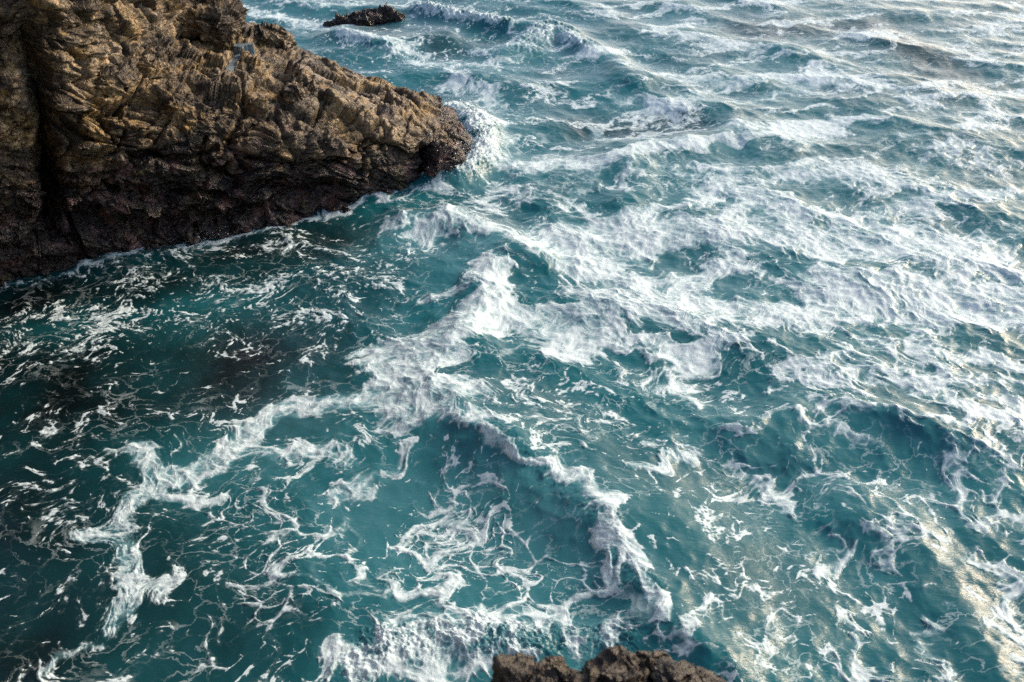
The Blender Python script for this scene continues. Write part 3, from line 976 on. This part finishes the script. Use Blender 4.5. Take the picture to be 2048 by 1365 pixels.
# cross-sections of the headland, left to right: water line, lower wall, brow of the wall, shoulder, crest (pixel x, y[, height]), rise behind (at left heightened out of view to block sky)
STATIONS = [
    [(-420, 680), (-420, 520), (-420, 330), (-400, 150, 5.6), (-380, -80, 8.0), 20.0],
    [(-180, 615), (-180, 480), (-180, 300), (-160, 130, 5.0), (-120, -100, 7.2), 18.0],
    [(0, 567), (0, 440), (5, 300), (10, 140, 4.9), (40, -80, 7.2), 15.0],
    [(100, 548), (100, 430), (105, 300), (110, 160, 4.55), (150, -40, 6.4), 12.0],
    [(200, 525), (200, 415), (200, 290), (210, 170, 4.0), (260, -10, 5.4), 8.5],
    [(350, 492), (350, 395), (350, 285), (365, 185, 3.35), (410, 35, 4.0), 3.6],
    [(540, 455), (530, 375), (525, 280), (520, 185, 2.95), (520, 70, 3.3), 1.6],
    [(700, 408), (695, 345), (690, 270), (675, 185, 2.35), (650, 110, 2.5), 0.9],
    [(800, 378), (800, 325), (790, 265), (770, 195, 1.8), (735, 142, 1.9), 0.4],
    [(868, 358), (872, 318), (866, 275), (840, 215, 1.35), (800, 170, 1.4), 0.1],
    [(908, 338), (914, 308), (912, 275), (892, 232, 1.0), (855, 195, 1.05), -0.1],
    [(926, 322), (930, 300), (930, 276), (922, 248, 0.6), (895, 215, 0.6), -0.3],
    [(935, 315), (938, 303), (940, 290), (936, 270, -0.4), (925, 245, -0.4), -0.9],
]


def headland_surface():
    prof = []
    for st in STATIONS:
        w = at(*st[0])
        pts = [w, at_wall(*st[1], w[1] - 0.05), at_wall(*st[2], w[1] + 0.25), at(*st[3]), at(*st[4])]
        if st[5] < -0.8:
            pts[1][2] -= 1.0; pts[2][2] -= 1.0; pts[0][2] -= 1.0
        low = w + np.array([0.1, -0.25, 0]); low[2] = w[2] - 1.6
        crest = pts[4]
        rise = st[5]
        if rise > crest[2]:
            steps = ((2.6, rise), (5.5, rise * 0.8), (8.2, -1.8))
        else:
            steps = ((0.9, crest[2] - 0.75), (2.0, min(0.3, crest[2] - 1.4)), (3.2, -2.0))
        back1, back2, back3 = [np.array([crest[0] + 0.1, crest[1] + dy, z]) for dy, z in steps]
        prof.append([low] + pts + [back1, back2, back3])
    C = np.array(prof)
    # few columns outside the picture, many inside
    tu = np.concatenate([np.linspace(0, 1.7, 90)[:-1], np.linspace(1.7, 6, 420)[:-1], np.linspace(6, 12, 330)])
    tv = np.concatenate([np.linspace(0, 0.7, 12)[:-1], np.linspace(0.7, 5.0, 330)[:-1], np.linspace(5.0, 8, 60)])
    S = catmull(C, tu)
    S = catmull(np.swapaxes(S, 0, 1), tv)
    return S, len(tv), len(tu)


def displaced(S, r, c, close=False, scale=1.0, seed=0, slab=(0.3, 0.2, 0.93), amount=1.0, flip=1.0, carve=None):
    co = S.reshape(-1, 3).astype(np.float64)
    n = grid_normals(co, r, c, close) * flip
    d, cav, tone = rock_detail(co, scale, seed, slab, amount)
    if carve is not None:
        d = carve(co, d)
    co = co + n * d[:, None]
    return co, cav, tone


headland = link(bpy.data.objects.new('rocky_headland', None))
tag(headland, 'large jagged brown rock headland jutting into the sea, black weed at its waterline', 'headland')
S, r_, cc_ = headland_surface()
def to_picture(p):
    rel = p - np.array([0, 0, CAM_Z])
    dep = rel[:, 1] * CP - rel[:, 2] * SP
    return 1024 + F_PX * rel[:, 0] / dep, 682.5 - F_PX * (rel[:, 1] * SP + rel[:, 2] * CP) / dep


# deep clefts in the headland: depth m, half width px, course
CLEFTS = [(2.2, 26, [(48, -80), (52, 20), (58, 100), (70, 160)]),
          (1.7, 17, [(42, -30), (52, 90), (75, 190), (95, 300), (105, 400), (100, 470)]),
          (0.25, 8, [(475, 70), (470, 110), (465, 150)]),
          (0.22, 5, [(470, 165), (490, 230), (462, 290), (500, 340)]),
          (0.20, 4, [(235, 170), (262, 240), (222, 320)]),
          (0.20, 5, [(765, 200), (745, 270), (715, 350)]),
          (0.7, 10, [(848, 295), (856, 335)]),
          (0.18, 4, [(610, 170), (550, 240), (590, 320)]),
          (0.30, 7, [(150, 330), (240, 300), (345, 322), (430, 296)]),
          (0.30, 7, [(420, 345), (520, 318), (640, 335), (700, 300)]),
          (0.22, 5, [(330, 215), (420, 230), (520, 200), (640, 215)]),
          (0.60, 18, [(150, 450), (330, 445), (520, 418), (660, 378)]),
          (0.35, 9, [(120, 395), (260, 385), (420, 400), (560, 365)])]


def headland_carve(p, d):
    # the point is worn smoother than the root of the headland
    d = d * np.interp(p[:, 0], [-9, -3.5, -1.5], [0.9, 0.6, 0.5])
    d = d * BACK
    px, py = to_picture(p)
    px = px + 22 * perlin3(p * 1.1, 71) + 8 * perlin3(p * 4.1, 73); py = py + 18 * perlin3(p * 1.3, 72) + 8 * perlin3(p * 4.3, 74)
    for depth, rad, pts in CLEFTS:
        best = np.full(len(p), 999.0)
        for a, b in zip(pts[:-1], pts[1:]):
            a = np.array(a, float); ab = np.array(b) - a
            t = np.clip(((px - a[0]) * ab[0] + (py - a[1]) * ab[1]) / (ab @ ab), 0, 1)
            best = np.minimum(best, np.hypot(px - a[0] - t * ab[0], py - a[1] - t * ab[1]))
        d = d - depth * np.exp(-(best / rad) ** 2) * smooth(0.5, 1.0, BACK)
    return d


BACK = np.repeat(np.interp(np.arange(r_), [325, 350], [1.0, 0.45]), cc_)
co, cav, tone = displaced(S, r_, cc_, seed=3, carve=headland_carve)

# rain and spray pools lie in hollows on top: level the rock under them
vx, vy = to_picture(co)
head_co = co
vx[BACK < 0.9] = 1e6
POOLS = []
for px, py, rx, ry in ((482, 90, 17, 9), (468, 126, 6, 18), (445, 76, 9, 4), (370, 26, 12, 6)):
    sel = (np.hypot((vx - px) / rx, (vy - py) / ry) < 1.25)
    if sel.sum() < 8:
        continue
    near = sel & (co[:, 1] < np.percentile(co[sel, 1], 60) + 0.6)
    zp = np.percentile(co[near, 2], 55)
    c0 = np.array([co[near, 0].mean(), co[near, 1].mean()])
    w = max(0.12, metres(px, py, rx) * (CAM_Z - zp) / CAM_Z); hgt = max(0.15, (np.percentile(co[near, 1], 92) - np.percentile(co[near, 1], 8)) * 0.5)
    flat = np.hypot((co[:, 0] - c0[0]) / w, (co[:, 1] - c0[1]) / hgt) < 1.0
    co[flat & (co[:, 2] > zp - 0.6), 2] = np.minimum(co[flat & (co[:, 2] > zp - 0.6), 2], zp - 0.03)
    POOLS.append((c0, w, hgt, zp))
me = quad_mesh('rock_mass', co, grid_quads(r_, cc_), MAT_ROCK, {'cavity_shade': cav, 'tone': tone})
link(bpy.data.objects.new('rock_mass', me), headland)


def boulder(name, centre, radii, rot, mat, parent, seed, scale=0.5, amount=1.0, r=90, c=150, power=2.6):
    th = np.linspace(0.02, math.pi - 0.02, r)[:, None]; ph = np.linspace(0, 2 * math.pi, c, endpoint=False)[None, :]
    sx = np.sin(th) * np.cos(ph); sy = np.sin(th) * np.sin(ph); sz = np.cos(th) * np.ones_like(ph)
    k = (np.abs(sx) ** power + np.abs(sy) ** power + np.abs(sz) ** power) ** (-1 / power)
    P3 = np.stack([sx * k * radii[0], sy * k * radii[1], sz * k * radii[2]], -1).reshape(-1, 3)
    from mathutils import Euler
    R = np.array(Euler(rot).to_matrix())
    P3 = P3 @ R.T + np.asarray(centre)
    co, cav, tone = displaced(P3, r, c, True, scale, seed, amount=amount, flip=1.0)
    me = quad_mesh(name, co, grid_quads(r, c, True), mat, {'cavity_shade': cav, 'tone': tone})
    return link(bpy.data.objects.new(name, me), parent)


# blocks that stand out on the headland: pixel centre, height, radii, turn
for i, (px, py, z, rad, rot) in enumerate([
    (372, 245, 2.55, (0.52, 0.45, 0.42), (0.2, 0.3, 0.4)),
    (-12, 150, 4.4, (0.42, 0.5, 1.3), (0.0, 0.05, 0.2)),
    (12, 365, 2.1, (0.50, 0.5, 0.48), (0.1, 0.2, 0.1)),
    (205, 160, 3.6, (0.42, 0.4, 0.36), (0.3, 0.1, 0.9)),
    (300, 150, 3.6, (0.55, 0.4, 0.34), (0.1, 0.5, 0.3)),
    (585, 200, 2.5, (0.33, 0.35, 0.42), (0.2, 0.1, 0.6)),
    (390, 25, 4.35, (1.1, 0.8, 0.5), (0.1, 0.1, 0.3)),
    (450, 35, 3.9, (0.45, 0.8, 0.45), (0.2, 0.1, 0.2)),
    (540, 72, 3.2, (0.60, 0.5, 0.22), (0.0, 0.15, 0.2)),
    (880, 320, 0.25, (0.55, 0.6, 0.45), (0.1, 0.1, 0.5)),
]):
    hit = head_co[np.argmin(np.hypot(vx - px, vy - py))]
    boulder('block', hit + np.array([0, 0.5 * rad[1], -0.25 * rad[2]]), rad, rot, MAT_ROCK, headland, 60 + i, 0.42, 0.8)

for i, (c0, w, hgt, zp) in enumerate(POOLS):
    n = 36
    a = np.linspace(0, 2 * math.pi, n, endpoint=False)
    rr = 1 + 0.22 * np.sin(2 * a + 1.3 * i) + 0.16 * np.sin(3 * a + i) + 0.12 * np.sin(7 * a + 2 * i)
    ring = np.stack([c0[0] + w * rr * np.cos(a), c0[1] + hgt * rr * np.sin(a), np.full(n, zp)], 1)
    low_ring = ring.copy(); low_ring[:, 2] -= 0.4
    me = bpy.data.meshes.new('tide_pool')
    me.from_pydata(np.concatenate([ring, low_ring]).tolist(), [], [list(range(n))] + [[k, k + n, (k + 1) % n + n, (k + 1) % n] for k in range(n)])
    me.materials.append(MAT_POOL)
    link(bpy.data.objects.new('tide_pool', me), headland)

# small rock awash behind the headland
reef = link(bpy.data.objects.new('rock_awash', None))
tag(reef, 'low black mussel covered rock awash in the surf behind the headland', 'rock')
for i, (px, py, z, rad, rot) in enumerate([(712, 48, -0.08, (0.80, 0.6, 0.36), (0, -0.25, 0.3)), (762, 41, -0.08, (0.85, 0.7, 0.40), (0, 0.25, -0.2)),
                                           (672, 52, -0.05, (0.6, 0.4, 0.22), (0, 0, 0.1)), (788, 42, -0.05, (0.4, 0.4, 0.2), (0, 0, 0.1))]):
    boulder('rock_lump', at(px, py, z), rad, rot, MAT_REEF, reef, 80 + i, 0.40, 0.9, 70, 120, 2.0)

# ------------------------------------------------------------------ the cliff the photographer stands on
PLAN = np.array([(-60, 30), (-36, 25), (-19, 17.0), (-13.8, 10.5), (-10, 6.2), (-6, 3.0), (-2.5, 1.6), (0.5, 1.5), (3.5, 0.8), (8, -3), (18, -10), (45, -24)], float)
tp = np.linspace(0, len(PLAN) - 1, 260)
pl = catmull(PLAN, tp)
top = np.interp(tp, range(len(PLAN)), [30, 30, 27, 22, 16, 11.5, 9.6, 9.4, 9.3, 9.0, 8.5, 8.0])  # left tops raised out of view to block sky and darken the water
tan = np.gradient(pl, axis=0); nor = np.stack([tan[:, 1], -tan[:, 0]], 1); nor /= np.linalg.norm(nor, axis=1)[:, None]
lev = []
for s in np.linspace(0, 1, 90):
    if s < 0.6:
        f = s / 0.6
        xy = pl + nor * (f * 1.0)
        zz = -2 + (top + 2) * f
    else:
        f = (s - 0.6) / 0.4
        xy = pl + nor * (1.0 + 30 * f ** 1.5)
        zz = top + 1.2 * f
    lev.append(np.concatenate([xy, zz[:, None]], 1))
S = np.array(lev)
co, cav, tone = displaced(S, 90, 260, seed=9, amount=0.8, scale=1.1, flip=1.0)
me = quad_mesh('cliff', co, grid_quads(90, 260), MAT_CLIFF, {'cavity_shade': cav, 'tone': tone})
cliff = link(bpy.data.objects.new('cliff', me))
tag(cliff, 'brown sea cliff under and beside the viewpoint, unseen left end raised to block sky', 'cliff', kind='structure')

crag = link(bpy.data.objects.new('cliff_edge_crag', None))
tag(crag, 'dark brown crag of blocky rocks at the bottom edge, close to the viewer', 'crag')
for i, (px, py, t, rad, rot) in enumerate([
    (1050, 1424, 4.6, (0.16, 0.2, 0.13), (0.2, 0.3, 0.1)),
    (1110, 1402, 4.7, (0.10, 0.15, 0.13), (0.1, -0.2, 0.5)),
    (1160, 1412, 4.65, (0.09, 0.12, 0.12), (0.3, 0.2, 0.2)),
    (1232, 1400, 4.7, (0.15, 0.2, 0.15), (0.0, 0.1, 0.3)),
    (1322, 1398, 4.75, (0.10, 0.2, 0.13), (0.1, 0.0, 0.1)),
    (1380, 1428, 4.6, (0.18, 0.2, 0.13), (0.0, 0.45, 0.0)),
]):
    boulder('block', at_depth(px, py, t), rad, rot, MAT_CRAG, crag, 30 + i, 0.26, 0.42, 80, 120, 4.5)
boulder('rock_base', at_depth(1215, 1365, 4.7) + np.array([0, -1.4, -1.75]), (1.5, 1.2, 1.3), (0.1, 0, 0.2), MAT_CRAG, crag, 44, 0.3, 0.35, 90, 140, 3.0)

# ------------------------------------------------------------------ spray
ICO_V = np.array([(1, 0, 0), (-1, 0, 0), (0, 1, 0), (0, -1, 0), (0, 0, 1), (0, 0, -1)], float)
ICO_F = np.array([(0, 2, 4), (2, 1, 4), (1, 3, 4), (3, 0, 4), (2, 0, 5), (1, 2, 5), (3, 1, 5), (0, 3, 5)])


def spray(name, label, path, n, spread, lift, size, seed):
    rng = np.random.default_rng(seed)
    W = np.array([at(*p) for p in path])
    t = rng.random(n) * (len(W) - 1)
    i = t.astype(int); f = (t - i)[:, None]
    p = W[i] * (1 - f) + W[np.minimum(i + 1, len(W) - 1)] * f
    p = p + rng.normal(size=(n, 3)) * spread
    p[:, 2] = 0.08 + np.abs(rng.exponential(lift, n))
    s = size * (0.35 + rng.exponential(0.6, n))
    V = (ICO_V[None] * s[:, None, None] + p[:, None]).reshape(-1, 3)
    Fq = (ICO_F[None] + (np.arange(n) * len(ICO_V))[:, None, None]).reshape(-1, 3)
    me = quad_mesh(name, V, Fq, MAT_DROP)
    o = link(bpy.data.objects.new(name, me))
    return tag(o, label, 'spray', kind='stuff')


spray('sea_spray', 'white spray bursting off the point of the headland', [(920, 230), (955, 270), (970, 310), (945, 345), (890, 365)],
      10000, (0.34, 0.34, 0), 0.30, 0.007, 1)
spray('sea_spray', 'small drops of spray thrown up along the dark foot of the headland', [(250, 520), (320, 497), (400, 485), (470, 478)],
      500, (0.22, 0.12, 0), 0.08, 0.005, 2)
spray('sea_spray', 'spray over the breaker beyond the awash rock', [(850, 25), (920, 48), (1000, 62)], 2500, (0.3, 0.3, 0), 0.18, 0.009, 3)
